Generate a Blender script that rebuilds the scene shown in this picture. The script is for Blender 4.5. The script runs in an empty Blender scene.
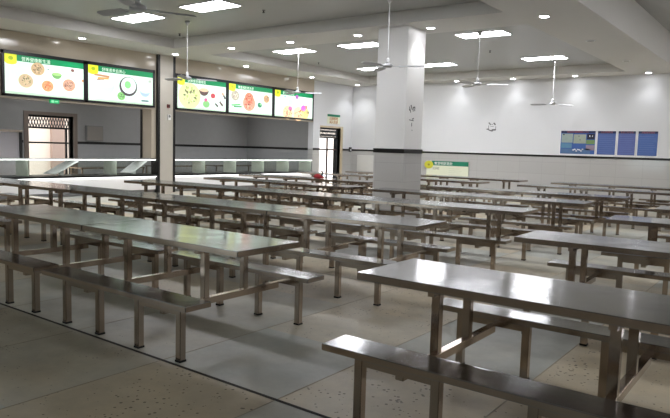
import bpy, math, random
from mathutils import Matrix, Vector
random.seed(7)
C = bpy.context.scene.collection
PI = math.pi

# ------------------------------------------------------------------ materials
def lin(c):
    return tuple(((v/255+0.055)/1.055)**2.4 if v/255 > 0.04045 else v/255/12.92 for v in c)+(1,)
def newmat(name):
    m = bpy.data.materials.new(name); m.use_nodes = True
    nt = m.node_tree; b = nt.nodes['Principled BSDF']
    return m, nt, b
def N(nt, t, **kw):
    n = nt.nodes.new(t)
    for k, v in kw.items(): setattr(n, k, v)
    return n
def plain(name, rgb, rough=.5, metal=0, spec=.5, var=.04, scale=6):
    m, nt, b = newmat(name)
    b.inputs['Roughness'].default_value = rough; b.inputs['Metallic'].default_value = metal
    b.inputs['Specular IOR Level'].default_value = spec
    g = N(nt, 'ShaderNodeNewGeometry'); n = N(nt, 'ShaderNodeTexNoise'); n.inputs['Scale'].default_value = scale
    nt.links.new(g.outputs['Position'], n.inputs['Vector'])
    r = N(nt, 'ShaderNodeMapRange'); r.inputs['To Min'].default_value = 1-var; r.inputs['To Max'].default_value = 1+var
    nt.links.new(n.outputs['Fac'], r.inputs['Value'])
    x = N(nt, 'ShaderNodeMix', data_type='RGBA', blend_type='MULTIPLY'); x.inputs[0].default_value = 1
    x.inputs[6].default_value = lin(rgb); nt.links.new(r.outputs[0], x.inputs[7])
    nt.links.new(x.outputs[2], b.inputs['Base Color'])
    return m
def emit(name, rgb, s):
    m, nt, b = newmat(name)
    b.inputs['Base Color'].default_value = lin(rgb)
    b.inputs['Emission Color'].default_value = lin(rgb); b.inputs['Emission Strength'].default_value = s
    b.inputs['Roughness'].default_value = .4
    return m
def steel(name, rgb, rough, wav, brush=0.0):  # brush: strength of the brushed grain running along x
    m, nt, b = newmat(name)
    b.inputs['Metallic'].default_value = 1; b.inputs['Base Color'].default_value = lin(rgb)
    g = N(nt, 'ShaderNodeNewGeometry')
    n = N(nt, 'ShaderNodeTexNoise'); n.inputs['Scale'].default_value = 2.6; n.inputs['Detail'].default_value = 2
    nt.links.new(g.outputs['Position'], n.inputs['Vector'])
    bp = N(nt, 'ShaderNodeBump'); bp.inputs['Strength'].default_value = wav; bp.inputs['Distance'].default_value = .02
    nt.links.new(n.outputs['Fac'], bp.inputs['Height']); nt.links.new(bp.outputs[0], b.inputs['Normal'])
    if brush:
        b.inputs['Anisotropic'].default_value = brush
        c = N(nt, 'ShaderNodeCombineXYZ'); c.inputs[1].default_value = 1; nt.links.new(c.outputs[0], b.inputs['Tangent'])
    n2 = N(nt, 'ShaderNodeTexNoise'); n2.inputs['Scale'].default_value = 5; n2.inputs['Detail'].default_value = 4
    nt.links.new(g.outputs['Position'], n2.inputs['Vector'])
    r = N(nt, 'ShaderNodeMapRange'); r.inputs['From Min'].default_value = .3; r.inputs['From Max'].default_value = .7
    r.inputs['To Min'].default_value = rough*.75; r.inputs['To Max'].default_value = rough*1.35
    nt.links.new(n2.outputs['Fac'], r.inputs['Value']); nt.links.new(r.outputs[0], b.inputs['Roughness'])
    return m
STEEL_TOP = steel('steel_top', (158, 159, 161), .13, .07, .75)
STEEL = steel('steel_floor_tint', (176, 162, 149), .17, .05)  # warm tint puts the floor's reflection into the steel colour
RUBBER = plain('black_rubber', (25, 24, 23), .7)
WHITE_PAINT = plain('white_paint', (218, 219, 221), .45, spec=.4, var=.015, scale=2)
COLUMN_PAINT = plain('column_paint', (236, 235, 233), .4, var=.015, scale=2)
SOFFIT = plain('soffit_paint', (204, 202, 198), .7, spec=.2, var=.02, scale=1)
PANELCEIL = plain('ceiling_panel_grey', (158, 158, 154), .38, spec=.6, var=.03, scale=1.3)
BLACK = plain('black_trim', (14, 14, 14), .35)
SCREENFRAME = plain('screen_frame_black', (16, 17, 22), .3)
BEIGE = plain('beige_polished_panel', (190, 179, 162), .12, var=.04, scale=2)
PIER = plain('pier_tile', (190, 184, 173), .3, var=.03)
GREY = plain('kitchen_grey', (150, 150, 148), .4, var=.04)
GREYTILE = plain('kitchen_tile', (160, 162, 162), .2, var=.04)
BROWNSTONE = plain('door_surround', (120, 108, 98), .4, var=.06)
CREAM = plain('outside_wall_cream', (236, 218, 200), .8, var=.03)
TAN = plain('outside_pillar_tan', (170, 145, 130), .8, var=.03)
JAMB = plain('door_jamb_beige', (196, 180, 150), .5, var=.03)
WHITEPL = plain('white_plastic', (235, 235, 235), .35, var=.01)
GREYPL = plain('grey_plastic', (120, 120, 120), .4, var=.01)
FANBLADE = plain('fan_blade_grey', (178, 178, 182), .35, var=.02)
ROD = plain('fan_rod_white', (205, 205, 205), .4, var=.02)
OFFLENS = plain('unlit_lens', (110, 108, 104), .3, var=.02)
RED = plain('red_cloth', (150, 20, 28), .8, var=.2, scale=30)
SIGNCREAM = plain('sign_cream', (225, 228, 205), .5, var=.02)
SIGNGREEN = plain('sign_green', (10, 120, 90), .5, var=.02)
SIGNYELLOW = plain('sign_yellow', (212, 208, 60), .5, var=.02)
INK = plain('ink_black', (45, 45, 48), .6, var=.05)
WHITEINK = plain('ink_white', (240, 240, 240), .6, var=.01)
ORANGEINK = plain('ink_orange', (190, 120, 60), .6, var=.05)
PANEL_LIGHT = emit('panel_light', (250, 250, 255), 18)
KITCHEN_FILL = emit('kitchen_fill_light', (250, 250, 255), 6.5)  # glow of the fill panels added in the kitchen
DOWN_LIGHT = emit('down_light', (250, 250, 255), 20)
LED_STRIP = emit('led_strip', (255, 255, 255), 2.2)
EXITGREEN = emit('exit_green', (20, 150, 90), .5)

def glassmat():
    m = bpy.data.materials.new('clear_glass'); m.use_nodes = True; nt = m.node_tree
    nt.nodes.remove(nt.nodes['Principled BSDF']); out = nt.nodes['Material Output']
    t = N(nt, 'ShaderNodeBsdfTransparent'); t.inputs[0].default_value = (.93, .96, .94, 1)
    g = N(nt, 'ShaderNodeBsdfGlossy'); g.inputs['Roughness'].default_value = .03
    f = N(nt, 'ShaderNodeFresnel'); ge = N(nt, 'ShaderNodeNewGeometry')
    mr = N(nt, 'ShaderNodeMapRange'); mr.inputs['To Min'].default_value = 1.45; mr.inputs['To Max'].default_value = 1/1.45
    nt.links.new(ge.outputs['Backfacing'], mr.inputs['Value']); nt.links.new(mr.outputs[0], f.inputs[0])
    x = N(nt, 'ShaderNodeMixShader'); nt.links.new(f.outputs[0], x.inputs[0])
    nt.links.new(t.outputs[0], x.inputs[1]); nt.links.new(g.outputs[0], x.inputs[2]); nt.links.new(x.outputs[0], out.inputs[0])
    return m
GLASS = glassmat()
FROST = plain('frosted_divider', (225, 230, 218), .25, var=.03)

def tilemat():
    m, nt, b = newmat('wainscot_tile')
    g = N(nt, 'ShaderNodeNewGeometry'); s = N(nt, 'ShaderNodeSeparateXYZ'); nt.links.new(g.outputs['Position'], s.inputs[0])
    a = N(nt, 'ShaderNodeMath', operation='ADD'); nt.links.new(s.outputs[0], a.inputs[0]); nt.links.new(s.outputs[1], a.inputs[1])
    c = N(nt, 'ShaderNodeCombineXYZ'); nt.links.new(a.outputs[0], c.inputs[0]); nt.links.new(s.outputs[2], c.inputs[1])
    br = N(nt, 'ShaderNodeTexBrick'); br.offset = 0; br.inputs['Scale'].default_value = 1
    br.inputs['Brick Width'].default_value = .8; br.inputs['Row Height'].default_value = .4
    br.inputs['Mortar Size'].default_value = .004
    br.inputs['Color1'].default_value = lin((184, 183, 181)); br.inputs['Color2'].default_value = lin((181, 180, 178)); br.inputs['Mortar'].default_value = lin((166, 165, 163))
    nt.links.new(c.outputs[0], br.inputs['Vector']); nt.links.new(br.outputs['Color'], b.inputs['Base Color'])
    b.inputs['Roughness'].default_value = .07
    return m
TILE = tilemat()

def floormat():
    m, nt, b = newmat('floor_slabs')
    g = N(nt, 'ShaderNodeNewGeometry')
    at = N(nt, 'ShaderNodeAttribute'); at.attribute_name = 'tone'
    n = N(nt, 'ShaderNodeTexNoise'); n.inputs['Scale'].default_value = 1.1; n.inputs['Detail'].default_value = 6; n.inputs['Roughness'].default_value = .6
    nt.links.new(g.outputs['Position'], n.inputs['Vector'])
    ma = N(nt, 'ShaderNodeMath', operation='MULTIPLY_ADD'); ma.inputs[1].default_value = 1.4; ma.inputs[2].default_value = -.7
    nt.links.new(n.outputs['Fac'], ma.inputs[0])
    ad = N(nt, 'ShaderNodeMath', operation='ADD', use_clamp=True); nt.links.new(at.outputs['Fac'], ad.inputs[0]); nt.links.new(ma.outputs[0], ad.inputs[1])
    mx = N(nt, 'ShaderNodeMix', data_type='RGBA'); mx.inputs[6].default_value = lin((176, 179, 171)); mx.inputs[7].default_value = lin((198, 185, 158))
    nt.links.new(ad.outputs[0], mx.inputs[0])
    # dark aggregate specks
    v = N(nt, 'ShaderNodeTexVoronoi'); v.inputs['Scale'].default_value = 24; nt.links.new(g.outputs['Position'], v.inputs['Vector'])
    n3 = N(nt, 'ShaderNodeTexNoise'); n3.inputs['Scale'].default_value = 3; nt.links.new(g.outputs['Position'], n3.inputs['Vector'])
    th = N(nt, 'ShaderNodeMapRange'); th.inputs['From Min'].default_value = .30; th.inputs['From Max'].default_value = .6
    th.inputs['To Min'].default_value = .0; th.inputs['To Max'].default_value = .25
    nt.links.new(n3.outputs['Fac'], th.inputs['Value'])
    th2 = N(nt, 'ShaderNodeMath', operation='MULTIPLY'); nt.links.new(th.outputs[0], th2.inputs[0]); nt.links.new(ad.outputs[0], th2.inputs[1])
    lt = N(nt, 'ShaderNodeMath', operation='LESS_THAN'); nt.links.new(v.outputs['Distance'], lt.inputs[0]); nt.links.new(th2.outputs[0], lt.inputs[1])
    mx2 = N(nt, 'ShaderNodeMix', data_type='RGBA'); mx2.inputs[7].default_value = lin((48, 36, 28))
    lf = N(nt, 'ShaderNodeMath', operation='MULTIPLY'); lf.inputs[1].default_value = .7; nt.links.new(lt.outputs[0], lf.inputs[0])
    nt.links.new(lf.outputs[0], mx2.inputs[0]); nt.links.new(mx.outputs[2], mx2.inputs[6])
    # mottled stains
    n4 = N(nt, 'ShaderNodeTexNoise'); n4.inputs['Scale'].default_value = 2.3; n4.inputs['Detail'].default_value = 8; n4.inputs['Roughness'].default_value = .7
    nt.links.new(g.outputs['Position'], n4.inputs['Vector'])
    r4 = N(nt, 'ShaderNodeMapRange'); r4.inputs['From Min'].default_value = .3; r4.inputs['From Max'].default_value = .7
    r4.inputs['To Min'].default_value = .8; r4.inputs['To Max'].default_value = 1.12; nt.links.new(n4.outputs['Fac'], r4.inputs['Value'])
    mx3 = N(nt, 'ShaderNodeMix', data_type='RGBA', blend_type='MULTIPLY'); mx3.inputs[0].default_value = 1
    nt.links.new(mx2.outputs[2], mx3.inputs[6]); nt.links.new(r4.outputs[0], mx3.inputs[7])
    nt.links.new(mx3.outputs[2], b.inputs['Base Color'])
    b.inputs['Roughness'].default_value = .45; b.inputs['Specular IOR Level'].default_value = .35
    return m
FLOOR = floormat()
JOINT = plain('joint_dark', (52, 48, 42), .8)
JOINTF = plain('joint_faint', (165, 157, 138), .8)

# ------------------------------------------------------------------ mesh helpers
class MB:
    def __init__(s): s.v = []; s.f = []; s.mi = []
    def add(s, vs, fs, mi=0):
        o = len(s.v); s.v += [tuple(p) for p in vs]; s.f += [tuple(i+o for i in f) for f in fs]; s.mi += [mi]*len(fs)
        return s
    def box(s, x0, x1, y0, y1, z0, z1, mi=0):
        v = [(x, y, z) for z in (z0, z1) for y in (y0, y1) for x in (x0, x1)]
        return s.add(v, [(0, 2, 3, 1), (4, 5, 7, 6), (0, 1, 5, 4), (2, 6, 7, 3), (0, 4, 6, 2), (1, 3, 7, 5)], mi)
    def quad(s, a, b, c, d, mi=0): return s.add([a, b, c, d], [(0, 1, 2, 3)], mi)
    def cyl(s, c, r, z0, z1, n=20, r2=None, mi=0):
        r2 = r if r2 is None else r2
        v = [(c[0]+r*math.cos(2*PI*i/n), c[1]+r*math.sin(2*PI*i/n), z0) for i in range(n)] + \
            [(c[0]+r2*math.cos(2*PI*i/n), c[1]+r2*math.sin(2*PI*i/n), z1) for i in range(n)]
        f = [(i, (i+1) % n, n+(i+1) % n, n+i) for i in range(n)] + [tuple(range(n))[::-1], tuple(range(n, 2*n))]
        return s.add(v, f, mi)
    def lathe(s, prof, n=24, c=(0, 0, 0), mi=0):
        v = []; f = []
        for r, z in prof:
            for i in range(n): v.append((c[0]+r*math.cos(2*PI*i/n), c[1]+r*math.sin(2*PI*i/n), c[2]+z))
        for k in range(len(prof)-1):
            for i in range(n): f.append((k*n+i, k*n+(i+1) % n, (k+1)*n+(i+1) % n, (k+1)*n+i))
        f.append(tuple(range(n))[::-1]); f.append(tuple(range((len(prof)-1)*n, len(prof)*n)))
        return s.add(v, f, mi)
    def disc(s, c, ra, rb, U, V, n=20, mi=0, th=.003, W=None):
        # flat elliptical pad in plane (U,V), thickness along W
        c = Vector(c); U = Vector(U); V = Vector(V); W = Vector(W)
        v = [c+U*ra*math.cos(2*PI*i/n)+V*rb*math.sin(2*PI*i/n) for i in range(n)]
        v += [p+W*th for p in v]
        f = [tuple(range(n))[::-1], tuple(range(n, 2*n))]+[(i, (i+1) % n, n+(i+1) % n, n+i) for i in range(n)]
        return s.add(v, f, mi)
def mesh(name, mb, mats, bevel=0, smooth=False):
    me = bpy.data.meshes.new(name); me.from_pydata(mb.v, [], mb.f)
    if not isinstance(mats, (list, tuple)): mats = [mats]
    for m in mats: me.materials.append(m)
    for p, i in zip(me.polygons, mb.mi): p.material_index = i; p.use_smooth = smooth
    if bevel:
        import bmesh
        bm = bmesh.new(); bm.from_mesh(me)
        bmesh.ops.recalc_face_normals(bm, faces=bm.faces)
        bmesh.ops.bevel(bm, geom=list(bm.edges), offset=bevel, segments=2, affect='EDGES', clamp_overlap=True)
        bm.to_mesh(me); bm.free()
    me.update(); return me
def obj(name, mb, mats, parent=None, bevel=0, loc=None, smooth=False):
    o = bpy.data.objects.new(name, mesh(name, mb, mats, bevel, smooth)); C.objects.link(o)
    if parent: o.parent = parent
    if loc: o.location = loc
    return o
def thing(name, label, cat, loc=(0, 0, 0), group=None):
    o = bpy.data.objects.new(name, None); C.objects.link(o); o.location = loc; o.empty_display_size = .1
    return tag(o, label, cat, group)
def tag(o, label, cat, group=None):
    o['label'] = label; o['category'] = cat
    if group: o['group'] = group
    return o
def struct(name, mb, mats, bevel=0):
    o = obj(name, mb, mats, None, bevel); o['kind'] = 'structure'; return o
def copy_tree(o, parent=None):
    c = o.copy(); C.objects.link(c)
    if parent: c.parent = parent
    for ch in list(o.children): copy_tree(ch, c)
    return c
def text_mesh(name, s, size, parent, mat, M, align='LEFT', extr=.002):
    cu = bpy.data.curves.new(name, 'FONT'); cu.body = s; cu.size = size; cu.align_x = align; cu.extrude = extr
    cu.resolution_u = 2
    o = bpy.data.objects.new(name, cu); C.objects.link(o)
    bpy.context.view_layer.update()
    me = bpy.data.meshes.new_from_object(o.evaluated_get(bpy.context.evaluated_depsgraph_get()))
    bpy.data.objects.remove(o)
    me.materials.clear(); me.materials.append(mat)
    me.transform(M)
    r = bpy.data.objects.new(name, me); C.objects.link(r); r.parent = parent
    return r

# ------------------------------------------------------------------ room constants
WX = -15.55; BY = 21.85; FY = -2.6; RX = 5.0
ZS = 4.05; ZA = 4.30; ZC = 4.85
ZK = 2.45           # top of the serving opening
PY0, PY1 = 11.92, 12.52
COUNTER = .54

# floor: slabs, a tone per slab
xs = [-2.40+1.05*k for k in range(-16, 8)]
ys = [2.69+1.05*k for k in range(-6, 20)]
mb = MB(); tones = []
near = {(-1, 0): .1, (-1, 1): .75, (-1, -1): .95, (-1, -2): 1.0, (-2, -1): .55, (-2, 0): .25, (-2, -2): .15, (-2, 1): .35,
        (-3, -1): .6, (-3, -2): .05, (-3, 0): .3, (0, 0): 1, (0, 1): .15, (0, 2): .0, (0, -1): .35, (0, -2): .3,
        (1, 0): 1, (1, 1): 1, (1, 2): .9, (1, 3): .7, (0, 3): .1, (-1, 2): .9, (-1, 3): .6}
for i in range(len(xs)-1):
    for j in range(len(ys)-1):
        mb.quad((xs[i], ys[j], 0), (xs[i+1], ys[j], 0), (xs[i+1], ys[j+1], 0), (xs[i], ys[j+1], 0))
        k = (i-16, j-6)
        tones.append(near.get(k, random.choice([.1, .3, .5, .8, .9])))
mb.box(xs[0]-1, xs[-1]+1, ys[0]-1, ys[-1]+1, -.2, -.02); tones += [.5]*6
fl = struct('floor', mb, FLOOR)
a = fl.data.attributes.new('tone', 'FLOAT', 'FACE')
for i, t in enumerate(tones): a.data[i].value = t
mb = MB()
for k in (-1, 0, 3, 7, 11, 15): mb.box(xs[0], xs[-1], 2.69+1.05*k*1.0-(.006 if k else .012) if k != -1 else 0, (2.69+1.05*k+(.006 if k else .012)) if k != -1 else .001, .0005, .002, 0 if k == 0 else 1)
for x in xs[1:-1]: mb.box(x-.004, x+.004, ys[0], ys[-1], .0005, .0018, 1)
struct('trim_1', mb, [JOINT, JOINTF])

# ceiling: soffit grid with raised coffers
holes = [(-14.1, -4.75, 1.2, 11.35, ZA), (-14.1, -4.75, 12.65, 20.9, ZA), (-3.35, 3.6, -.8, 20.9, ZC)]
X = sorted({WX-.02, RX+.02}|{h[0] for h in holes}|{h[1] for h in holes})
Y = sorted({FY-.02, BY+.02}|{h[2] for h in holes}|{h[3] for h in holes})
mb = MB()
for i in range(len(X)-1):
    for j in range(len(Y)-1):
        cx, cy = (X[i]+X[i+1])/2, (Y[j]+Y[j+1])/2
        if any(h[0] < cx < h[1] and h[2] < cy < h[3] for h in holes): continue
        mb.quad((X[i], Y[j], ZS), (X[i], Y[j+1], ZS), (X[i+1], Y[j+1], ZS), (X[i+1], Y[j], ZS))
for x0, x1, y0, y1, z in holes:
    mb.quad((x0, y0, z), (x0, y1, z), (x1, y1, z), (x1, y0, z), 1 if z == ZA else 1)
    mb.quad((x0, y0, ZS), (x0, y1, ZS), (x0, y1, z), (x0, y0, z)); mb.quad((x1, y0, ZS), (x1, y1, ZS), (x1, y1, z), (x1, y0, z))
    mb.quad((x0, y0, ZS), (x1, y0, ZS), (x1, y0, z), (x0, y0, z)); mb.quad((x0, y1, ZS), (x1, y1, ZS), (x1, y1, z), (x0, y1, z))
mb.box(WX-.3, RX+.3, FY-.3, BY+.3, 4.95, 5.05)
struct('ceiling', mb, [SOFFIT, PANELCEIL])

# back wall: painted above, tiled wainscot below
mb = MB(); mb.box(WX-.3, RX+.3, BY, BY+.25, 0, 1.42, 1); mb.box(WX-.3, RX+.3, BY+.002, BY+.25, 1.42, 5, 0)
struct('wall_back', mb, [WHITE_PAINT, TILE])
mb = MB(); mb.box(WX, RX, BY-.012, BY, 1.385, 1.455); struct('trim_2', mb, BLACK)
mb = MB(); mb.box(WX, RX, BY-.016, BY, 1.455, 1.475); struct('trim_3', mb, WHITEPL)
mb = MB(); mb.box(RX, RX+.25, FY-.3, BY+.3, 0, 1.42, 1); mb.box(RX+.002, RX+.25, FY-.3, BY+.3, 1.42, 5, 0)
struct('wall_right', mb, [WHITE_PAINT, TILE])
# front wall (behind the camera) with a glazed double door
DX0, DX1, DZ = -10.3, -7.6, 2.5
mb = MB()
for x0, x1, z0 in ((WX-.3, DX0, 0), (DX1, RX+.3, 0), (DX0, DX1, DZ)):
    mb.box(x0, x1, FY-.25, FY, z0, 5, 0)
struct('wall_front', mb, [WHITE_PAINT])
mb = MB()
w = (DX1-DX0)/4
for k in range(5): mb.box(DX0+w*k-.03, DX0+w*k+.03, FY-.16, FY-.08, 0, DZ)
for z in (0.02, 1.0, 2.05, DZ-.05): mb.box(DX0, DX1, FY-.16, FY-.08, z, z+.06)
d3 = struct('door_3', mb, plain('white_door_frame', (225, 225, 225), .4))
mb = MB(); mb.box(DX0, DX1, FY-.125, FY-.115, 0, DZ); g = obj('door_glass', mb, GLASS, d3)

# left wall: solid end with a doorway, header over the serving openings, pier, plinth
D0, D1, DT = 19.69, 21.05, 2.28
mb = MB()
mb.box(WX-.25, WX, 19.27, D0, 0, 1.42, 1); mb.box(WX-.25, WX, 19.27, D0, 1.42, 5, 0)
mb.box(WX-.25, WX, D1, BY, 0, 1.42, 1); mb.box(WX-.25, WX, D1, BY, 1.42, 5, 0)
mb.box(WX-.25, WX, D0, D1, DT, 5, 0)
struct('wall_left', mb, [WHITE_PAINT, TILE])
mb = MB(); mb.box(WX-.25, WX-.01, FY, 19.27, ZK, 5, 0); mb.box(WX-.25, WX, FY, 3.98, 0, ZK, 0)
mb.box(WX-.45, WX-.02, 11.74, PY0, 1.02, ZK, 0); mb.box(WX-.50, WX-.45, 11.70, 11.76, 1.02, ZK, 1)
struct('wall_serving', mb, [BEIGE, BLACK])
mb = MB(); mb.box(WX-.25, WX+.06, PY0+.06, PY1-.06, 0, ZS, 0)
mb.box(WX-.25, WX+.07, PY0-.02, PY0+.06, 0, ZS, 1); mb.box(WX-.25, WX+.07, PY1-.06, PY1+.02, 0, ZS, 1)
struct('wall_pier', mb, [PIER, BLACK])
mb = MB(); mb.box(WX, WX+.012, 19.27, D0, 1.385, 1.455); mb.box(WX, WX+.012, D1+.12, BY, 1.385, 1.455)
struct('trim_4', mb, BLACK)

def window_door(name, X0, y0, y1, zt, out=-1, leaf_open=True, surround=None):
    # doorway in a wall whose room face is x = X0; frame, fretwork transom, rails, a leaf standing open
    mb = MB(); t = .07; xa, xb = X0-.17, X0-.10
    mb.box(xa, xb, y0, y0+t*.6, 0, zt); mb.box(xa, xb, y1-t*.9, y1, 0, zt); mb.box(xa, xb, y0, y1, zt-t, zt)
    mb.box(xa, xb, y0, y1, zt-.42, zt-.36)
    d = struct(name, mb, BLACK)
    mb = MB(); n = 16; h0, h1 = zt-.37, zt-t
    for k in range(n):
        ya, yb = y0+(y1-y0)*k/n, y0+(y1-y0)*(k+1)/n; c = (ya+yb)/2; zc = (h0+h1)/2
        pts = [(ya, zc), (c, h0), (yb, zc), (c, h1)]
        for q in range(4):
            p0, p1 = pts[q], pts[(q+1) % 4]
            dy, dz = p1[0]-p0[0], p1[1]-p0[1]; L = math.hypot(dy, dz); ny, nz = -dz/L*.009, dy/L*.009
            mb.add([(x, p[0]+s*ny, p[1]+s*nz) for x in (xa+.02, xb-.02) for p, s in ((p0, -1), (p1, -1), (p1, 1), (p0, 1))],
                   [(0, 1, 2, 3), (7, 6, 5, 4), (0, 4, 5, 1), (1, 5, 6, 2), (2, 6, 7, 3), (3, 7, 4, 0)])
    f = obj('transom_lattice', mb, BLACK, d)
    return d
d1 = window_door('door_1', WX, D0, D1, DT)
mb = MB(); a_ = (WX-.2, D1-.10); b_ = (WX-.66, D1+.52); n_ = (.10, .075)
mb.add([(p[0]+q*n_[0]*.5, p[1]+q*n_[1]*.5, z) for z in (0, DT-.42) for p, q in ((a_, -1), (b_, -1), (b_, 1), (a_, 1))], [(0, 1, 2, 3), (7, 6, 5, 4), (0, 4, 5, 1), (1, 5, 6, 2), (2, 6, 7, 3), (3, 7, 4, 0)])
lf = obj('door_leaf', mb, BLACK, d1)
mb = MB(); mb.box(WX-.16, WX-.12, D0+.62, D0+.70, 0, DT-.4, 0); mb.box(WX-.16, WX-.12, D0, D1, 1.38, 1.44, 0)
obj('door_bar', mb, plain('dark_door_bar', (60, 42, 40), .5), d1)
mb = MB(); mb.box(WX-.24, WX+.015, D1, D1+.16, 0, DT+.07); mb.box(WX-.24, WX+.015, D0, D1, DT, DT+.07)
struct('trim_5', mb, JAMB)

# column
cx0, cx1, cy0, cy1 = -7.65, -6.89, 11.60, 12.36
mb = MB(); mb.box(cx0, cx1, cy0, cy1, 0, 1.42, 1); mb.box(cx0+.01, cx1-.01, cy0+.01, cy1-.01, 1.42, ZS+.02, 0)
struct('wall_column', mb, [COLUMN_PAINT, TILE])
mb = MB(); e = .012; mb.box(cx0-e, cx1+e, cy0-e, cy1+e, 1.41, 1.50); struct('trim_6', mb, BLACK)

# ------------------------------------------------------------------ kitchen behind the openings
KX = -19.2; KE = 19.35
K0, K1, KT = 9.95, 11.42, 2.24
mb = MB()
for y0, y1, z0 in ((3.0, K0, 0), (K1, KE, 0), (K0, K1, KT)):
    if z0 == 0: mb.box(KX-.2, KX, y0, y1, 0, 1.38, 1)
    mb.box(KX-.2, KX, y0, y1, max(z0, 1.38), 3.1, 0)
struct('wall_kitchen', mb, [GREY, GREYTILE])
mb = MB(); mb.box(KX-.2, WX-.25, KE, KE+.2, 0, 1.38, 1); mb.box(KX-.2, WX-.25, KE, KE+.2, 1.38, 3.1, 0)
mb.box(KX-.2, WX-.25, 2.8, 3.0, 0, 3.1, 0)
struct('wall_kitchen_end', mb, [GREY, GREYTILE])
mb = MB(); mb.box(KX-.2, WX-.25, 2.8, KE+.2, 3.0, 3.1); struct('ceiling_kitchen', mb, GREY)
mb = MB(); mb.box(KX-6, WX-.0, 2.8, 26, -.2, -.001); struct('floor_kitchen', mb, plain('kitchen_floor', (130, 126, 118), .4))
mb = MB()
for y0, y1 in ((3, K0-.16), (K1+.16, KE)): mb.box(KX, KX+.012, y0, y1, 1.37, 1.45)
mb.box(KX, WX-.25, KE-.012, KE, 1.37, 1.45)
struct('trim_7', mb, BLACK)
d2 = window_door('door_2', KX, K0, K1, KT)
mb = MB(); mb.box(KX-.15, KX-.11, K0, K1, 1.36, 1.41); mb.box(KX-.15, KX-.10, K1-.2, K1-.14, 0, KT-.4); obj('door_bar', mb, BLACK, d2)
mb = MB(); mb.box(KX-.1, KX+.03, K1, K1+.14, 0, KT+.1); mb.box(KX-.1, KX+.03, K0-.14, K0, 0, KT+.1); mb.box(KX-.1, KX+.03, K0, K1, KT, KT+.1)
struct('trim_8', mb, BROWNSTONE)
# outside wall seen through both doorways
mb = MB(); mb.box(-23.2, -23.0, 3, 32, 0, 5.5); ow = struct('wall_outside', mb, CREAM)
mb = MB(); mb.box(-23.0, -22.85, 12.75, 13.25, 0, 5.5); mb.box(-23.0, -22.85, 27.0, 27.4, 0, 5.5); struct('trim_9', mb, TAN)

# serving counters
def counter(y0, y1, label, divs):
    t = thing('serving_counter', label, 'counter', (WX-.35, (y0+y1)/2, 0), 'serving counters along the kitchen')
    o = (-(WX-.35), -(y0+y1)/2, 0)
    def sh(mb): mb.v = [(x+o[0], y+o[1], z) for x, y, z in mb.v]; return mb
    mb = MB(); mb.box(WX-.75, WX-.03, y0, y1, .1, COUNTER-.03); obj('front_panel', sh(mb), WHITEPL, t)
    mb = MB(); mb.box(WX-.8, WX+.06, y0, y1, COUNTER-.045, COUNTER+.012); obj('countertop', sh(mb), BLACK, t, .004)
    mb = MB(); mb.box(WX+.0, WX+.03, y0+.02, y1-.02, COUNTER-.065, COUNTER-.047); obj('led_strip', sh(mb), LED_STRIP, t)
    mb = MB(); mb.box(WX-.72, WX-.06, y0+.02, y1-.02, .02, .10); obj('plinth', sh(mb), GREYPL, t)
    g = thing('sneeze_guard', label.replace('white serving counter with a black edge', 'clear sneeze guard with lit shelf on the counter'), 'sneeze guard', (WX-.35, (y0+y1)/2, COUNTER+.012), 'sneeze guards on the counters')
    o2 = -(COUNTER+.012)
    def sg(mb): mb.v = [(x+o[0], y+o[1], z+o2) for x, y, z in mb.v]; return mb
    mb = MB(); mb.box(WX-.02, WX-.012, y0, y1, COUNTER+.012, .985); obj('glass_panel', sg(mb), GLASS, g)
    mb = MB(); mb.box(WX-.5, WX+.0, y0, y1, .985, 1.0); obj('glass_shelf', sg(mb), plain('shelf_grey', (170, 172, 170), .2), g)
    mb = MB(); mb.box(WX-.09, WX-.03, y0, y1, .962, .984); obj('light_strip', sg(mb), LED_STRIP, g)
    for y in divs:
        mb = MB()
        mb.add([(x, yy, z) for yy in (y-.02, y) for x, z in ((WX-.62, COUNTER+.012), (WX-.025, COUNTER+.012), (WX-.025, .955), (WX-.62, .955))],
               [(0, 1, 2, 3), (7, 6, 5, 4), (0, 4, 5, 1), (1, 5, 6, 2), (2, 6, 7, 3), (3, 7, 4, 0)])
        obj('divider', sg(mb), FROST, g)
counter(4.0, PY0-.02, 'white serving counter with a black edge, left of the tiled pier', (5.6, 6.8, 8.06, 10.57))
counter(PY1+.02, 19.27, 'white serving counter with a black edge, right of the tiled pier', (13.82, 15.19, 16.56, 17.89, 19.2))
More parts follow.
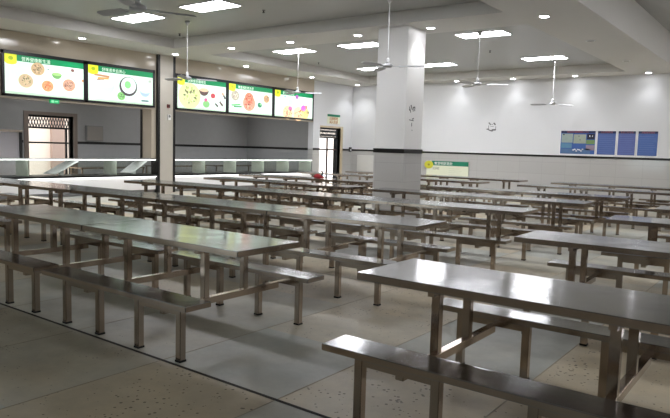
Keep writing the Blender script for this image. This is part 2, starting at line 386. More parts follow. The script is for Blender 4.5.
# white slanted food trays and kitchen furniture
def prep(y0, y1, z, label, x=-18.2):
    t = thing('prep_table', label, 'table', (x, (y0+y1)/2, 0), 'prep tables in the kitchen')
    h = (y1-y0)/2
    mb = MB(); mb.box(-.35, .35, -h, h, z-.04, z); obj('tabletop', mb, STEEL, t)
    mb = MB(); mb.box(-.32, .32, -h+.05, h-.05, .25, .28); obj('lower_shelf', mb, STEEL, t)
    for sx in (-.3, .3):
        for sy in (-h+.04, h-.04):
            mb = MB(); mb.box(sx-.02, sx+.02, sy-.02, sy+.02, 0, z-.04); obj('leg', mb, STEEL, t)
prep(10.9, 13.2, .66, 'steel prep table in the kitchen in front of the bright doorway')
prep(13.7, 15.9, .7, 'steel prep table in the kitchen just right of the tiled pier')
prep(16.4, 18.8, .7, 'steel prep table in the kitchen near its right end wall')
for y, yl, lab in ((9.1, .34, 'left'), (11.35, .26, 'right')):
    mb = MB()
    mb.add([(WX-.62, y-yl, COUNTER+.06), (WX-.18, y-yl+.1, COUNTER+.06), (WX-.05, y+yl, COUNTER+.40), (WX-.5, y+yl-.1, COUNTER+.40)]+
           [(WX-.62, y-yl, COUNTER+.04), (WX-.18, y-yl+.1, COUNTER+.04), (WX-.05, y+yl, COUNTER+.38), (WX-.5, y+yl-.1, COUNTER+.38)],
           [(0, 1, 2, 3), (7, 6, 5, 4), (0, 4, 5, 1), (1, 5, 6, 2), (2, 6, 7, 3), (3, 7, 4, 0)])
    mb.box(WX-.4, WX-.3, y-.05, y+.05, COUNTER+.012, COUNTER+.2)
    tag(obj('display_tray', mb, WHITEPL), 'slanted white display tray, %s one behind the glass left of the pier' % lab, 'tray', 'slanted display trays')
# electrical box on kitchen wall, glazed hatch at far left
t = thing('electrical_box', 'grey electrical box on the kitchen wall right of the lit doorway', 'electrical box', (KX, 12.15, 1.48))
mb = MB(); mb.box(0, .10, -.3, .3, 0, .5); obj('body', mb, GREYPL, t)
mb = MB(); mb.box(.10, .115, -.28, .28, .02, .48); obj('cover', mb, plain('box_cover', (140, 135, 128), .4), t)
t = thing('glazed_cabinet', 'pale glass-fronted cabinet at the left edge behind the serving glass', 'cabinet', (-17.6, 8.25, 0))
mb = MB(); mb.box(-.3, .3, -.9, .5, .1, 1.66); obj('body', mb, plain('cabinet_pale', (205, 200, 205), .3), t)
mb = MB(); mb.box(-.32, .34, -.92, .54, 1.66, 1.72); obj('top', mb, STEEL, t)
mb = MB(); mb.box(.30, .34, .46, .53, .1, 1.66); obj('edge_post', mb, BLACK, t)

# ------------------------------------------------------------------ canteen tables
def make_table():
    t = thing('canteen_table', '', 'table')
    hl = .947
    # tabletop: folded sheet tray with a rim
    mb = MB(); mb.box(-hl, hl, -.335, .335, .71, .755); mb.mi = [1, 0, 1, 1, 1, 1]  # rim faces take the tint that stands for reflected floor
    obj('tabletop', mb, [STEEL_TOP, STEEL], t, .004)
    for s in (-1, 1):
        mb = MB(); mb.box(-.89, .885, s*.62-.112, s*.62+.112, .39, .428); mb.mi = [1, 0, 1, 1, 1, 1]  # seat edges carry the painted floor reflection too
        obj('bench_seat', mb, [STEEL_TOP, STEEL], t, .004)
        for c in (-.475, .475):
            mb = MB(); mb.box(c-.206, c+.206, s*.62-.022, s*.62+.022, .325, .39); obj('bench_apron', mb, STEEL, t)
            for d in (-.23, .23):
                mb = MB(); mb.box(c+d-.025, c+d+.025, s*.62-.025, s*.62+.025, .012, .388); L = obj('bench_leg', mb, STEEL, t, .003)
                mb = MB(); mb.box(c+d-.027, c+d+.027, s*.62-.027, s*.62+.027, 0, .014); obj('foot_cap', mb, RUBBER, L)
    for c in (-.475, .475):
        mb = MB(); mb.box(c-.025, c+.025, -.60, .60, .285, .335); obj('crossbar', mb, STEEL, t, .003)
        mb = MB(); mb.box(c-.02, c+.02, -.29, .29, .675, .71); obj('top_rail', mb, STEEL, t)
        for s in (-1, 1):
            mb = MB(); mb.box(c-.025, c+.025, s*.205-.025, s*.205+.025, .335, .705); obj('table_leg', mb, STEEL, t, .003)
    return t
proto = make_table()
RW = ['nearest row', 'second row', 'third row', 'fourth row', 'fifth row', 'second last row', 'last row']
ORD = ['first', 'second', 'third', 'fourth', 'fifth']
PITCH = 1.9
rows = [  # y centre at x = -2.8, slope of the row, list of (right end x, count, where, counting)
    (3.375, 0, [(-3.09, 2, 'left of the main aisle', 'L'), (-8.05, 1, 'beyond the far left aisle', 'L'), (-2.10+2*PITCH, 2, 'right of the main aisle', 'R')]),
    (5.64, .033, [(-2.98, 5, 'left of the main aisle', 'L'), (-2.04+2*PITCH, 2, 'right of the main aisle', 'R')]),
    (7.97, .056, [(-2.82, 4, 'left of the main aisle', 'L'), (-1.88+2*PITCH, 2, 'right of the main aisle', 'R')]),
    (10.12, .045, [(-2.68, 2, 'left of the main aisle', 'L'), (-6.90, 2, 'left of the gap in front of the column', 'L'), (-1.75+2*PITCH, 2, 'right of the main aisle', 'R')]),
    (12.1, .05, [(-2.55, 2, 'right of the column', 'L'), (-7.75, 2, 'left of the column', 'L'), (-1.7+2*PITCH, 2, 'right of the main aisle', 'R')]),
    (14.7, .01, [(-6.39, 3, 'left of the far aisle', 'L'), (-5.45+3*PITCH, 3, 'right of the far aisle', 'R')]),
    (16.85, .01, [(-6.20, 3, 'left of the far aisle', 'L'), (-5.37+3*PITCH, 3, 'right of the far aisle', 'R')])]
first = True
for ri, (yc, slope, segs) in enumerate(rows):
    for xr, n, where, way in segs:
        for k in range(n):
            t = proto if first else copy_tree(proto); first = False
            xc = xr-PITCH*(k+.5); t.location = (xc, yc+slope*(xc+2.8), 0); t.rotation_euler = (0, 0, math.atan(slope))
            idx = k if way == 'L' else n-1-k
            t['label'] = 'steel table with benches, %s %s, %s' % (ORD[idx] if n > 1 else 'lone one', where, RW[ri])
            t['category'] = 'table'; t['group'] = 'canteen tables in rows'

# red cloth bundle lying on a table
t = thing('cloth_bag', 'crumpled red cloth bag with a dark handle left on a table before the far doorway', 'bag', (-9.3, 11.78, .755))
t.scale = (.7, .7, .7)
prof = [(.02, 0), (.13, .01), (.15, .05), (.11, .10), (.05, .13), (.01, .135)]
mb = MB(); mb.lathe(prof, 18); mb.v = [(x*1.25+.015*math.sin(9*y), y*.9+.02*math.sin(11*x), z*(1+.25*math.sin(14*x+3))) for x, y, z in mb.v]
obj('body', mb, RED, t, smooth=True)
mb = MB(); mb.box(.10, .135, .02, .055, .02, .24); mb.box(.03, .135, .02, .055, .22, .25); obj('handle', mb, BLACK, t)

# ------------------------------------------------------------------ ceiling lights
def panel_light(x, y, label):
    t = thing('ceiling_light', label, 'ceiling light', (x, y, ZA), 'square panel lights in the raised ceiling')
    mb = MB()
    for a in ((-.62, -.595, -.31, .31), (.595, .62, -.31, .31), (-.62, .62, -.31, -.29), (-.62, .62, .29, .31)): mb.box(*a, -.018, -.001)
    obj('frame', mb, WHITEPL, t)
    mb = MB(); mb.box(-.595, .595, -.29, .29, -.012, -.002); obj('diffuser', mb, PANEL_LIGHT, t)
    return t
pos = {0: 'at the serving wall side', 1: 'second from the serving wall', 2: 'on the right side'}
rowsn = {0: 'nearest coffer', 1: 'near part of the far coffer', 2: 'last row before the far wall'}
for j, y in enumerate((9.05, 14.5, 18.87)):
    for i, x in enumerate((-12.5, -10.1, -6.55)):
        panel_light(x, y, 'bright rectangular ceiling panel light %s, %s' % (pos[i], rowsn[j]))

for i, (x, y, z, lab) in enumerate(((.4, 9.5, ZC, 'left nearest one'), (.4, 14.5, ZC, 'left middle one'), (.4, 18.9, ZC, 'left farthest one'), (2.7, 4.5, ZC, 'right nearest one'), (2.7, 9.5, ZC, 'right second one'), (2.7, 14.5, ZC, 'right third one'), (2.7, 18.9, ZC, 'right farthest one'))):  # out-of-view panels added to brighten the right side and front
    t = panel_light(x, y, 'added unseen fill panel light in the high right-hand coffer, %s' % lab); t.location.z = z
for i, y in enumerate((7.0, 10.5, 14.2, 17.6)):  # fill panels added behind the header to light the kitchen
    t = panel_light(-17.4, y, 'added unseen fill panel light in the kitchen ceiling, %s from the left' % ['first', 'second', 'third', 'fourth'][i]); t.location.z = 3.0
    for c in t.children:
        if c.name.startswith('diffuser'): c.data.materials[0] = KITCHEN_FILL

def downlight(x, y, label, on=True, z=ZS, e=30):
    t = thing('downlight', label, 'downlight', (x, y, z), 'round downlights in the soffit' if on else 'unlit round downlights')
    mb = MB(); mb.lathe([(.105, -.001), (.105, -.010), (.095, -.014), (.082, -.010), (.080, -.002)], 24); obj('trim_ring', mb, WHITEPL, t)
    mb = MB(); mb.cyl((0, 0), .078, -.013, -.011, 24); obj('lens', mb, DOWN_LIGHT if on else OFFLENS, t)
    if on:
        L = bpy.data.lights.new('downlight_lamp', 'SPOT'); L.energy = e; L.spot_size = math.radians(105); L.spot_blend = .7; L.shadow_soft_size = .06
        L.color = (.96, .98, 1)
        o = bpy.data.objects.new('lamp', L); C.objects.link(o); o.parent = t; o.location = (0, 0, -.03)
names = ['first', 'second', 'third', 'fourth', 'fifth', 'sixth']
for k, y in enumerate((6.2, 9.17, 12.1, 14.97, 18.36, 21.3)):
    downlight(-14.95, y, 'round downlight above the serving wall, %s from the left' % names[k])
for k, x in enumerate((-12.58, -10.52, -8.48, -6.62, -4.23)):
    downlight(x, 12.04, 'round downlight in the cross beam at the column, %s from the left' % names[k])
for k, x in enumerate((-10.63, -8.5, -6.4, -4.21)):
    downlight(x, 21.45, 'round downlight washing the far wall, %s from the left' % names[k], e=14)
downlight(-4.2, 8.4, 'added unseen fill downlight in the soffit between the two coffers', e=40)  # out-of-view downlight added to brighten the floor near the camera
for k, y in enumerate((8.4, 4.8, 1.2)):  # unseen downlights added to lift the floor at the right
    downlight(4.3, y, 'added unseen fill downlight in the soffit by the right wall, %s' % ('far one', 'middle one', 'near one')[k], e=60)
for k, (x, y) in enumerate(((-4.2, 15.05), (-4.22, 18.6))):
    downlight(x, y, 'unlit round downlight in the right-hand soffit, %s one' % ('nearer' if k == 0 else 'farther'), False)

# sprinklers: small dark dots on the raised ceiling
def ceil_at(px, py, z):
    d = FW+RT*((px-335)/FPX)-UP*((py-209)/FPX); s = (z-1.48)/d.z
    return (d.x*s, d.y*s)
FPX = 633.6695
RT = Vector((0.799281, 0.600269, 0.028756)); UP = Vector((-0.080432, 0.059433, 0.994987)); FW = Vector((-0.595551, 0.797587, -0.095784))
for k, (x, y, lab) in enumerate(((-5.60, 6.98, 'near the middle of the nearest coffer'), (-11.3, 6.2, 'in the left of the nearest coffer'), (-13.3, 10.9, 'in the far left corner of the nearest coffer'),
                            (-9.4, 9.9, 'between the panel lights of the nearest coffer'), (-13.4, 16.8, 'near the left edge of the far coffer'), (-7.4, 16.9, 'between the two right panel lights of the far coffer'))):
    t = thing('sprinkler', 'small dark ceiling sprinkler '+lab, 'sprinkler', (x, y, ZA), 'ceiling sprinklers')
    mb = MB(); mb.cyl((0, 0), .035, -.012, -.001, 16); obj('base_plate', mb, GREYPL, t)
    mb = MB(); mb.cyl((0, 0), .012, -.05, -.012, 10); mb.cyl((0, 0), .03, -.056, -.05, 12); obj('head', mb, INK, t)

# ------------------------------------------------------------------ ceiling fans
def fan(x, y, zt, zh, rot, label, cap=True):
    t = thing('ceiling_fan', label, 'ceiling fan', (x, y, zt), 'three-blade ceiling fans')
    h = zh-zt
    mb = MB(); mb.lathe([(.06, -.001), (.06, -.03), (.03, -.08), (.02, -.09)], 20); obj('canopy', mb, ROD, t, smooth=True)
    mb = MB(); mb.cyl((0, 0), .008, h+.10, -.05, 12); obj('rod', mb, ROD, t)
    mb = MB(); mb.lathe([(.012, h+.15), (.03, h+.13), (.034, h+.07), (.03, h+.05)], 20); obj('rod_cover', mb, ROD, t, smooth=True)
    mb = MB(); mb.lathe([(.03, h+.05), (.085, h+.03), (.10, h+.01), (.10, h-.01), (.07, h-.03), (.01, h-.035)], 28); obj('motor', mb, FANBLADE, t, smooth=True)
    for k in range(3):
        a = rot+k*2*PI/3; ca, sa = math.cos(a), math.sin(a)
        mb = MB()
        st = [(.10, .03, 0), (.20, .035, .0), (.24, .05, .018), (.50, .056, .02), (.68, .05, .018), (.71, .035, .008)]
        v = []
        for r, w, tw in st:
            for s in (-1, 1):
                for dz in (-.003, .003): v.append((r*ca-s*w*sa, r*sa+s*w*ca, h-.01+s*tw+dz))
        f = []
        for i in range(len(st)-1):
            b0, b1 = 4*i, 4*i+4
            f += [(b0, b0+2, b1+2, b1), (b0+1, b1+1, b1+3, b0+3), (b0, b1, b1+1, b0+1), (b0+2, b0+3, b1+3, b1+2)]
        f += [(0, 1, 3, 2), (len(v)-4, len(v)-2, len(v)-1, len(v)-3)]
        mb.add(v, f); obj('blade', mb, FANBLADE, t)
fan(-6.60, 4.78, ZA, 3.08, math.radians(65), 'ceiling fan nearest the camera, cut by the top edge of the picture')
fan(-11.8, 9.9, ZA, 3.0, math.radians(65), 'ceiling fan hanging before the screen right of the pier')
fan(-12.25, 14.4, ZA, 3.08, math.radians(40), 'ceiling fan hanging before the last menu screen on the right')
fan(-6.55, 10.3, ZA, 3.05, math.radians(22), 'ceiling fan with long thin blades hanging in front of the column')
fan(-6.5, 14.22, ZA, 3.09, math.radians(24), 'ceiling fan on a thin rod just right of the column')
fan(-6.41, 19.42, ZA, 3.0, math.radians(53), 'ceiling fan farthest away, over the back rows near the poster boards')

# ------------------------------------------------------------------ menu screens
Em = {}
def E(rgb, s=1.0):
    s *= .42
    k = (rgb, s)
    if k not in Em: Em[k] = emit('screen_%d_%d_%d' % rgb, rgb, s)
    return Em[k]
SX = WX+.04
def screen(y0, y1, z0, z1, label, title, art):
    t = thing('menu_screen', label, 'screen', (SX, (y0+y1)/2, z0), 'lit menu screens above the serving counter')
    W = y1-y0; H = z1-z0; hw = W/2
    mb = MB(); mb.box(-.04, -.005, -hw, hw, 0, H); obj('housing', mb, SCREENFRAME, t)
    b = .065
    mb = MB()
    for a in ((-hw, -hw+b, 0, H), (hw-b, hw, 0, H), (-hw, hw, 0, b*.9), (-hw, hw, H-b*1.3, H)): mb.box(-.005, .02, a[0], a[1], a[2], a[3])
    obj('bezel', mb, SCREENFRAME, t)
    mb = MB(); mb.box(-.005, .004, -hw+b, hw-b, b*.9, H-b*1.3); d = obj('display', mb, E((228, 246, 236), .85), t)
    iw = W-2*b; ih = H-b*2.2; oy = -hw+b; oz = b*.9
    def pad(name, u, v, ru, rv, rgb, lay=1, s=.85):
        mb = MB(); mb.disc((.004+.0012*lay, oy+u*iw, oz+v*ih), ru*iw, rv*ih, (0, 1, 0), (0, 0, 1), 22, 0, .001, (1, 0, 0)); return obj(name, mb, E(rgb, s), d)
    def rect(name, u0, u1, v0, v1, rgb, lay=1, s=.85):
        mb = MB(); mb.box(.004, .004+.0013*lay, oy+u0*iw, oy+u1*iw, oz+v0*ih, oz+v1*ih); return obj(name, mb, E(rgb, s), d)
    rect('header_band', .0, 1.0, .845, 1.0, (8, 140, 85))
    rect('badge', 0, .145, .80, 1.0, (232, 240, 50), 2); pad('badge_dot', .075, .80, .07, .06, (232, 240, 50), 2); pad('badge_mark', .075, .9, .03, .05, (170, 190, 40), 3)
    M = Matrix(((0, 0, 1, .007), (1, 0, 0, oy+.2*iw), (0, 1, 0, oz+.872*ih), (0, 0, 0, 1)))
    text_mesh('title', title, .105, d, E((235, 250, 240), .95), M, extr=.0005)
    rect('footer_band', 0, 1, 0, .06, (200, 225, 200), 1)
    soft = lambda c: tuple(int(q*.78+235*.22) for q in c) if isinstance(c, tuple) and len(c) == 3 else c
    for i, (kind, u, v, r, c1, c2) in enumerate(art):
        c1, c2 = soft(c1), soft(c2)
        rv = r*iw/ih
        if kind == 'bowl':      # food heap in a round dish
            pad('dish', u, v, r, rv*.9, c1, 2)
            mb = MB(); rr = random.Random(i*7+len(title))
            for q in range(44):
                a = rr.random()*2*PI; d_ = r*.7*math.sqrt(rr.random()); rad = r*.085*(.7+rr.random()*.9)
                mb.disc((.0085+.0001*q, oy+(u+d_*math.cos(a))*iw, oz+(v+d_*math.sin(a)*.85*iw/ih)*ih), rad*iw, rad*iw*.6, (0, math.cos(a), math.sin(a)), (0, -math.sin(a), math.cos(a)), 8, q % 3, .0005, (1, 0, 0))
            obj('food', mb, [E(c2, .85), E(tuple(int(v*.7+w_*.3) for v, w_ in zip(c1, (255, 250, 225))), .85), E(tuple(int(v*.6) for v in c2), .85)], d)
        elif kind == 'half':    # bowl seen from the side
            mb = MB(); n = 20
            pts = [(u+r*math.cos(PI+PI*q/n), v+rv*.9*math.sin(PI+PI*q/n)) for q in range(n+1)]
            vs = [(x, oy+p[0]*iw, oz+p[1]*ih) for x in (.004, .0064) for p in pts]
            mb.add(vs, [tuple(range(n+1))[::-1], tuple(range(n+1, 2*n+2))]); obj('dish', mb, E(c1, .85), d)
            pad('food', u, v, r*.93, rv*.3, c2, 3)
        elif kind == 'dark':    # dark round bowl with pale filling
            pad('dish', u, v, r, rv*.92, c1, 2); pad('filling', u+.005, v+.03, r*.84, rv*.78, (232, 240, 240), 3); pad('food', u-.01, v+.05, r*.35, rv*.35, c2, 4)
        elif kind == 'bar':
            mb = MB(); dx, dz = c1
            vs = [(x, oy+(u+s*dx*r)*iw-q*dz*.02, oz+(v+s*dz*r)*ih+q*.025) for x in (.004, .0075) for s, q in ((-1, -1), (1, -1), (1, 1), (-1, 1))]
            mb.add(vs, [(0, 1, 2, 3), (7, 6, 5, 4), (0, 4, 5, 1), (1, 5, 6, 2), (2, 6, 7, 3), (3, 7, 4, 0)]); obj('food', mb, E(c2, .85), d)
        else:
            pad('food', u, v, r, rv*.8, c1, 3)
z0, z1 = 2.50, 3.58
T1 = '营养健康新生活'
screen(7.42, 9.60, z0, z1, 'lit menu screen at the left end, with five dishes and a green header', T1,
       [('bowl', .40, .70, .085, (196, 160, 110), (120, 90, 50)), ('bowl', .25, .36, .09, (205, 175, 130), (160, 150, 80)), ('bowl', .52, .28, .075, (235, 140, 80), (225, 95, 40)),
        ('half', .64, .62, .065, (80, 150, 60), (140, 200, 100)), ('bowl', .80, .36, .085, (190, 130, 100), (130, 70, 60)), ('spot', .85, .77, .025, (80, 30, 25), 0), ('spot', .99, .52, .02, (190, 120, 60), 0),
        ('spot', .53, .72, .01, (50, 70, 60), 0), ('spot', .71, .73, .008, (90, 130, 120), 0)])
screen(9.60, 11.80, z0, z1, 'lit menu screen just left of the pier, with a big black bowl', '好味道来自用心',
       [('dark', .60, .50, .14, (30, 25, 30), (120, 215, 120)), ('bar', .20, .73, .11, (1, -.1), (190, 120, 70)), ('bar', .22, .66, .08, (1, .1), (225, 150, 60)), ('bar', .18, .60, .05, (1, .0), (150, 90, 60)),
        ('half', .22, .50, .17, (205, 220, 215), (222, 232, 228)), ('bowl', .49, .20, .06, (110, 190, 90), (60, 150, 60)), ('half', .87, .40, .08, (150, 180, 215), (205, 220, 235)), ('bar', .87, .12, .06, (1, 0), (70, 100, 110)), ('bowl', .95, .72, .03, (190, 200, 190), (150, 160, 150))])
screen(12.56, 14.68, z0, z1, 'lit menu screen just right of the pier, with a large heaped salad bowl', '新鲜食材看得见',
       [('half', .29, .30, .12, (70, 90, 60), (200, 215, 130)), ('bowl', .24, .42, .22, (215, 225, 150), (175, 190, 90)), ('half', .53, .66, .10, (60, 30, 30), (225, 190, 150)), ('spot', .72, .50, .05, (190, 40, 50), 0),
        ('spot', .57, .34, .035, (225, 60, 130), 0), ('spot', .58, .20, .07, (110, 190, 100), 0), ('bar', .80, .20, .05, (.6, -1.0), (40, 30, 30)), ('bar', .90, .26, .06, (.6, -1.2), (60, 30, 30)), ('spot', .93, .60, .03, (220, 150, 120), 0), ('bar', .97, .5, .05, (.4, -1.2), (50, 40, 40))])
screen(14.68, 16.91, z0, z1, 'lit menu screen in the middle right of the pier, with a tall red dish', '荤素搭配更合理',
       [('bowl', .45, .38, .14, (220, 140, 110), (190, 70, 50)), ('bowl', .45, .56, .10, (215, 120, 90), (205, 90, 60)), ('bowl', .14, .60, .09, (150, 140, 120), (240, 215, 195)), ('bar', .16, .28, .10, (1, .25), (60, 160, 70)), ('bar', .20, .22, .09, (1, .1), (40, 130, 60)),
        ('spot', .70, .35, .05, (20, 110, 70), 0), ('spot', .72, .38, .025, (150, 210, 150), 0), ('bowl', .86, .60, .07, (200, 150, 100), (160, 110, 70))])
screen(16.91, 19.19, z0, z1, 'lit menu screen at the right end, with pink and blue bottles over snacks', '夏日清凉饮品',
       [('bowl', .34, .18, .13, (245, 205, 150), (235, 140, 90)), ('bowl', .62, .17, .14, (245, 205, 150), (225, 120, 80)), ('bowl', .80, .22, .11, (245, 215, 120), (230, 170, 60)), ('spot', .40, .60, .06, (190, 225, 240), 0), ('bar', .58, .55, .12, (.25, 1), (190, 200, 245)),
        ('spot', .57, .82, .045, (150, 60, 150), 0), ('spot', .75, .40, .07, (215, 60, 180), 0), ('spot', .82, .46, .04, (235, 120, 90), 0), ('spot', .40, .34, .05, (200, 90, 150), 0), ('spot', .26, .78, .02, (120, 190, 190), 0), ('spot', .88, .25, .03, (80, 80, 40), 0)])
t = thing('exit_sign', 'small green emergency exit sign hanging under the leftmost menu screen', 'sign', (WX+.03, 8.73, 2.40))
mb = MB(); mb.box(-.02, .02, -.12, .12, 0, .10); obj('body', mb, EXITGREEN, t)
mb = MB(); mb.box(.02, .023, -.09, -.02, .02, .08); mb.box(.02, .023, .0, .09, .035, .065); obj('pictogram', mb, E((140, 220, 170), .6), t)
# fittings on the pier
t = thing('alarm_button', 'small red fire alarm button on the tiled pier', 'alarm', (WX+.06, 12.28, 2.58)); mb = MB(); mb.box(0, .03, -.05, .05, -.05, .05); obj('body', mb, plain('dark_red', (110, 30, 28), .5), t)
mb = MB(); mb.disc((.03, 0, 0), .03, .03, (0, 1, 0), (0, 0, 1), 16, 0, .01, (1, 0, 0)); obj('button', mb, INK, t)
t = thing('alarm_light', 'small white strobe light on the tiled pier below the red button', 'alarm', (WX+.06, 12.3, 2.26)); mb = MB(); mb.box(0, .04, -.05, .05, -.09, .07); obj('body', mb, WHITEPL, t)
mb = MB(); mb.disc((.04, 0, .02), .03, .04, (0, 1, 0), (0, 0, 1), 16, 0, .012, (1, 0, 0)); obj('lens', mb, GREYPL, t)

# sign above the doorway
t = thing('door_sign', 'small cream sign with a green top band above the far left doorway', 'sign', (WX, 20.55, 2.44))
mb = MB(); mb.box(0, .015, -.42, .42, 0, .38); obj('board', mb, SIGNCREAM, t)
mb = MB(); mb.box(.015, .018, -.42, .42, .29, .38); obj('band', mb, SIGNGREEN, t)
for k, s in enumerate(('后厨重地', '闲人免进')):
    text_mesh('lettering', s, .14, t, ORANGEINK, Matrix(((0, 0, 1, .018), (1, 0, 0, 0), (0, 1, 0, .16-.14*k), (0, 0, 0, 1))), 'CENTER')
# junction box in the corner and wall cabinet
t = thing('junction_box', 'small black junction box on the black wall stripe by the far left corner', 'junction box', (WX, BY-.12, 1.40))
mb = MB(); mb.box(0, .06, -.06, .06, -.05, .13); obj('body', mb, INK, t); mb = MB(); mb.box(.06, .065, -.04, .04, -.02, .05); obj('cover', mb, WHITEPL, t)
t = thing('wall_cabinet', 'white flush wall cabinet with a black right edge left of the column', 'cabinet', (-14.75, BY, .42))
mb = MB(); mb.box(-.45, .45, -.05, 0, 0, .8); obj('body', mb, plain('cabinet_white', (215, 214, 210), .3), t)
mb = MB(); mb.box(-.43, .41, -.062, -.05, .02, .78); obj('door', mb, plain('cabinet_door_white', (208, 207, 203), .3), t)
mb = MB(); mb.box(.42, .50, -.075, -.05, .1, .62); obj('edge_handle', mb, BLACK, t)

# ------------------------------------------------------------------ boards on the back wall
BF = BY-.012
def wall_text(parent, name, s, size, x, z, mat, align='LEFT', yy=-.006):
    return text_mesh(name, s, size, parent, mat, Matrix(((1, 0, 0, x), (0, 0, -1, yy), (0, 1, 0, z), (0, 0, 0, 1))), align, .001)
NAVY = plain('poster_navy', (28, 34, 78), .3); 
BLUES = [plain('poster_blue_a', (74, 104, 168), .25, var=.12, scale=5), plain('poster_blue_b', (84, 106, 164), .25, var=.12, scale=5), plain('poster_blue_c', (92, 104, 164), .25, var=.12, scale=5)]
POSTRED = plain('poster_red_ink', (170, 90, 100), .5)
def poster(x0, x1, label, kind):
    z0, z1 = 1.485, 2.29
    t = thing('poster_board', label, 'poster', (x0, BY, z0), 'blue notice posters on the far wall')
    w = x1-x0; h = z1-z0
    mb = MB(); mb.box(0, w, -.015, 0, 0, h); obj('backing', mb, WHITEPL, t)
    mb = MB(); mb.box(.025, w-.02, -.018, -.015, .03, h-.01); obj('sheet', mb, BLUES[kind % 3], t)
    mb = MB(); mb.box(.025, w-.02, -.0205, -.018, h-.085, h-.01); obj('header', mb, NAVY, t)
    wall_text(t, 'title', '食品安全管理制度公示栏' if kind == 0 else ('卫生管理制度', '食堂工作守则', '消毒操作规程')[kind-1], .065, w/2, h-.072, POSTRED, 'CENTER', -.0215)
    if kind == 0:
        for nm, a, c in (('photo', (.05, .42, .40, .70), (150, 165, 160)), ('photo', (.45, .85, .38, .68), (160, 170, 155)), ('photo', (.88, 1.12, .52, .70), (20, 26, 50)),
                         ('photo', (.86, 1.13, .36, .50), (120, 150, 95)), ('photo', (.86, 1.13, .16, .33), (150, 135, 150)), ('photo', (.05, .40, .22, .38), (90, 135, 165)), ('photo', (.05, 1.0, .04, .20), (80, 110, 150))):
            mb = MB(); mb.box(a[0], min(a[1], w-.03), -.0212, -.018, a[2], a[3]); obj(nm, mb, plain('print_%d_%d_%d' % c, c, .3, var=.15, scale=9), t)
        mb = MB(); mb.disc((.12, -.023, .67), .03, .02, (1, 0, 0), (0, 0, 1), 10, 0, .001, (0, 1, 0)); mb.disc((.62, -.023, .62), .012, .02, (1, 0, 0), (0, 0, 1), 10, 0, .001, (0, 1, 0))
        mb.disc((.66, -.023, .5), .012, .02, (1, 0, 0), (0, 0, 1), 10, 0, .001, (0, 1, 0)); mb.box(.43, .437, -.0225, -.02, .35, .7); obj('figures', mb, INK, t)
        mb = MB()
        for q in range(7): mb.disc((.46+.05*q, -.023, .16+.03*math.sin(q*2.3)), .028, .02, (1, 0, 0), (0, 0, 1), 10, 0, .001, (0, 1, 0))
        mb.box(.95, .98, -.023, -.021, .6, .65); mb.box(1.04, 1.06, -.023, -.021, .6, .65); obj('white_figures', mb, WHITEINK, t)
    else:
        mb = MB()
        for q in range(9): mb.box(.06, w-.05-.04*(q % 3), -.0192, -.018, .08+.068*q, .095+.068*q)
        obj('text_lines', mb, plain('poster_faint_ink_%d' % kind, (90, 110, 170), .4), t)
poster(-6.88, -5.72, 'wide blue notice poster with pictures, leftmost of the four on the far wall', 0)
poster(-5.69, -5.09, 'plain bright blue text poster, second from left on the far wall', 1)
poster(-5.06, -4.50, 'plain blue text poster, third from left on the far wall', 2)
poster(-4.47, -3.86, 'purplish blue text poster, rightmost of the four on the far wall', 3)
# green and cream board
t = thing('menu_board', 'cream board with green header and yellow badge standing against the far wall', 'sign board', (-11.9, BY-.06, .0))
mb = MB(); mb.box(0, 1.75, -.02, .0, .44, 1.10); obj('panel', mb, SIGNCREAM, t)
mb = MB(); mb.box(.22, 1.75, -.023, -.02, .93, 1.10); obj('header_band', mb, SIGNGREEN, t)
mb = MB(); mb.disc((.1, -.03, .95), .19, .15, (1, 0, 0), (0, 0, 1), 28, 0, .008, (0, 1, 0)); obj('badge', mb, SIGNYELLOW, t)
mb = MB(); mb.disc((.1, -.032, .95), .05, .04, (1, 0, 0), (0, 0, 1), 16, 0, .001, (0, 1, 0)); obj('badge_mark', mb, plain('badge_olive', (150, 145, 50), .6), t)
wall_text(t, 'title', '食堂明厨亮灶', .13, .33, .965, WHITEINK, 'LEFT', -.0245)
wall_text(t, 'subtitle', '公示栏', .10, .26, .78, INK, 'LEFT', -.0215)
mb = MB()
for q in range(4): mb.box(.95, 1.5-.1*(q % 2), -.0215, -.02, .60+.075*q, .605+.075*q)
obj('text_lines', mb, plain('board_ink_grey', (150, 165, 140), .6), t)
for x in (.15, 1.55):
    mb = MB(); mb.box(x, x+.03, -.01, .03, 0, .44); obj('leg', mb, GREYPL, t)
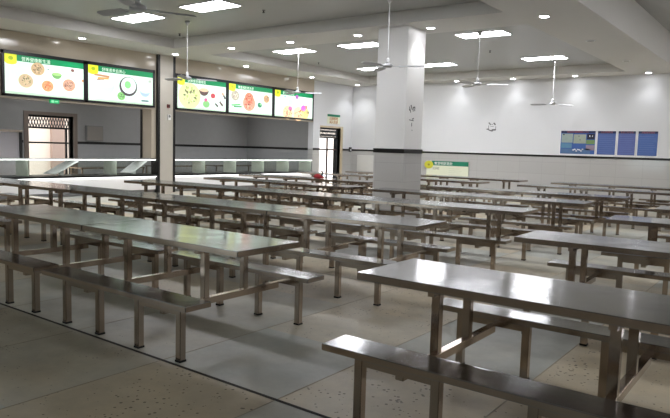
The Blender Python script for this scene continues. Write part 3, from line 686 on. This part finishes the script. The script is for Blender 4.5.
# brush marks on the column face and the round emblem on the far wall
def strokes(name, label, origin, U, V, W, segs, mat=INK):
    U, V, W = Vector(U), Vector(V), Vector(W); t = thing(name, label, 'wall emblem', origin)
    for (u0, v0, u1, v1, w) in segs:
        n = 5; mb = MB()
        for k in range(n):
            t0 = (k+.5)/n; u = u0+(u1-u0)*t0; v = v0+(v1-v0)*t0
            L = math.hypot(u1-u0, v1-v0)/n*.75+w*.3; a = math.atan2(v1-v0, u1-u0)
            mb.disc(tuple(U*u+V*v), L, w, U*math.cos(a)+V*math.sin(a), -U*math.sin(a)+V*math.cos(a), 10, 0, .002+.0002*k, W)
        obj('stroke', mb, mat, t)
    return t
strokes('wall_emblem', 'dark brush-stroke emblem on the bright side of the column', (cx1-.01, 11.86, 2.36), (0, 1, 0), (0, 0, 1), (1, 0, 0),
        [(-.09, .03, -.03, -.08, .010), (-.10, -.02, -.06, -.05, .008), (-.02, .05, .03, -.02, .012), (.06, .03, .14, .04, .012), (.14, .04, .13, -.04, .012), (.07, -.05, .07, .03, .012), (-.04, .06, -.01, .07, .01),
         (-.08, -.24, .10, -.25, .008), (.05, -.22, .10, -.20, .012), (.03, -.30, .03, -.37, .010), (.04, -.45, .06, -.46, .008)])
strokes('wall_emblem', 'grey bowl-shaped emblem painted high on the far wall right of the column', (-9.34, BY, 2.42), (1, 0, 0), (0, 0, 1), (0, -1, 0),
        [(-.13, .13, -.06, .06, .022), (-.02, .07, .02, .07, .012), (.06, .12, .12, .06, .026), (-.2, -.10, -.12, -.10, .022), (-.12, -.13, .02, -.17, .022), (.0, -.13, .14, -.12, .028), (-.13, .03, -.13, -.07, .010), (.14, .0, .14, -.10, .010), (-.06, .0, .06, .0, .008)],
        plain('emblem_grey', (95, 95, 98), .6))

# ------------------------------------------------------------------ light from outside
w = bpy.data.worlds.new('world'); bpy.context.scene.world = w; w.use_nodes = True
bg = w.node_tree.nodes['Background']; bg.inputs[0].default_value = (.86, .92, 1, 1); bg.inputs[1].default_value = 2.5

# ------------------------------------------------------------------ camera
cam = bpy.data.cameras.new('camera'); co = bpy.data.objects.new('camera', cam); C.objects.link(co)
cam.sensor_width = 36; cam.lens = FPX/670*36; cam.clip_start = .05; cam.clip_end = 200
m = Matrix.Identity(4)
for i in range(3): m[i][0] = RT[i]; m[i][1] = UP[i]; m[i][2] = -FW[i]
m[2][3] = 1.48
co.matrix_world = m
bpy.context.scene.camera = co
vs = bpy.context.scene.view_settings
vs.view_transform = 'Standard'; vs.look = 'None'; vs.gamma = 1; vs.use_curve_mapping = False; vs.exposure = 0.97
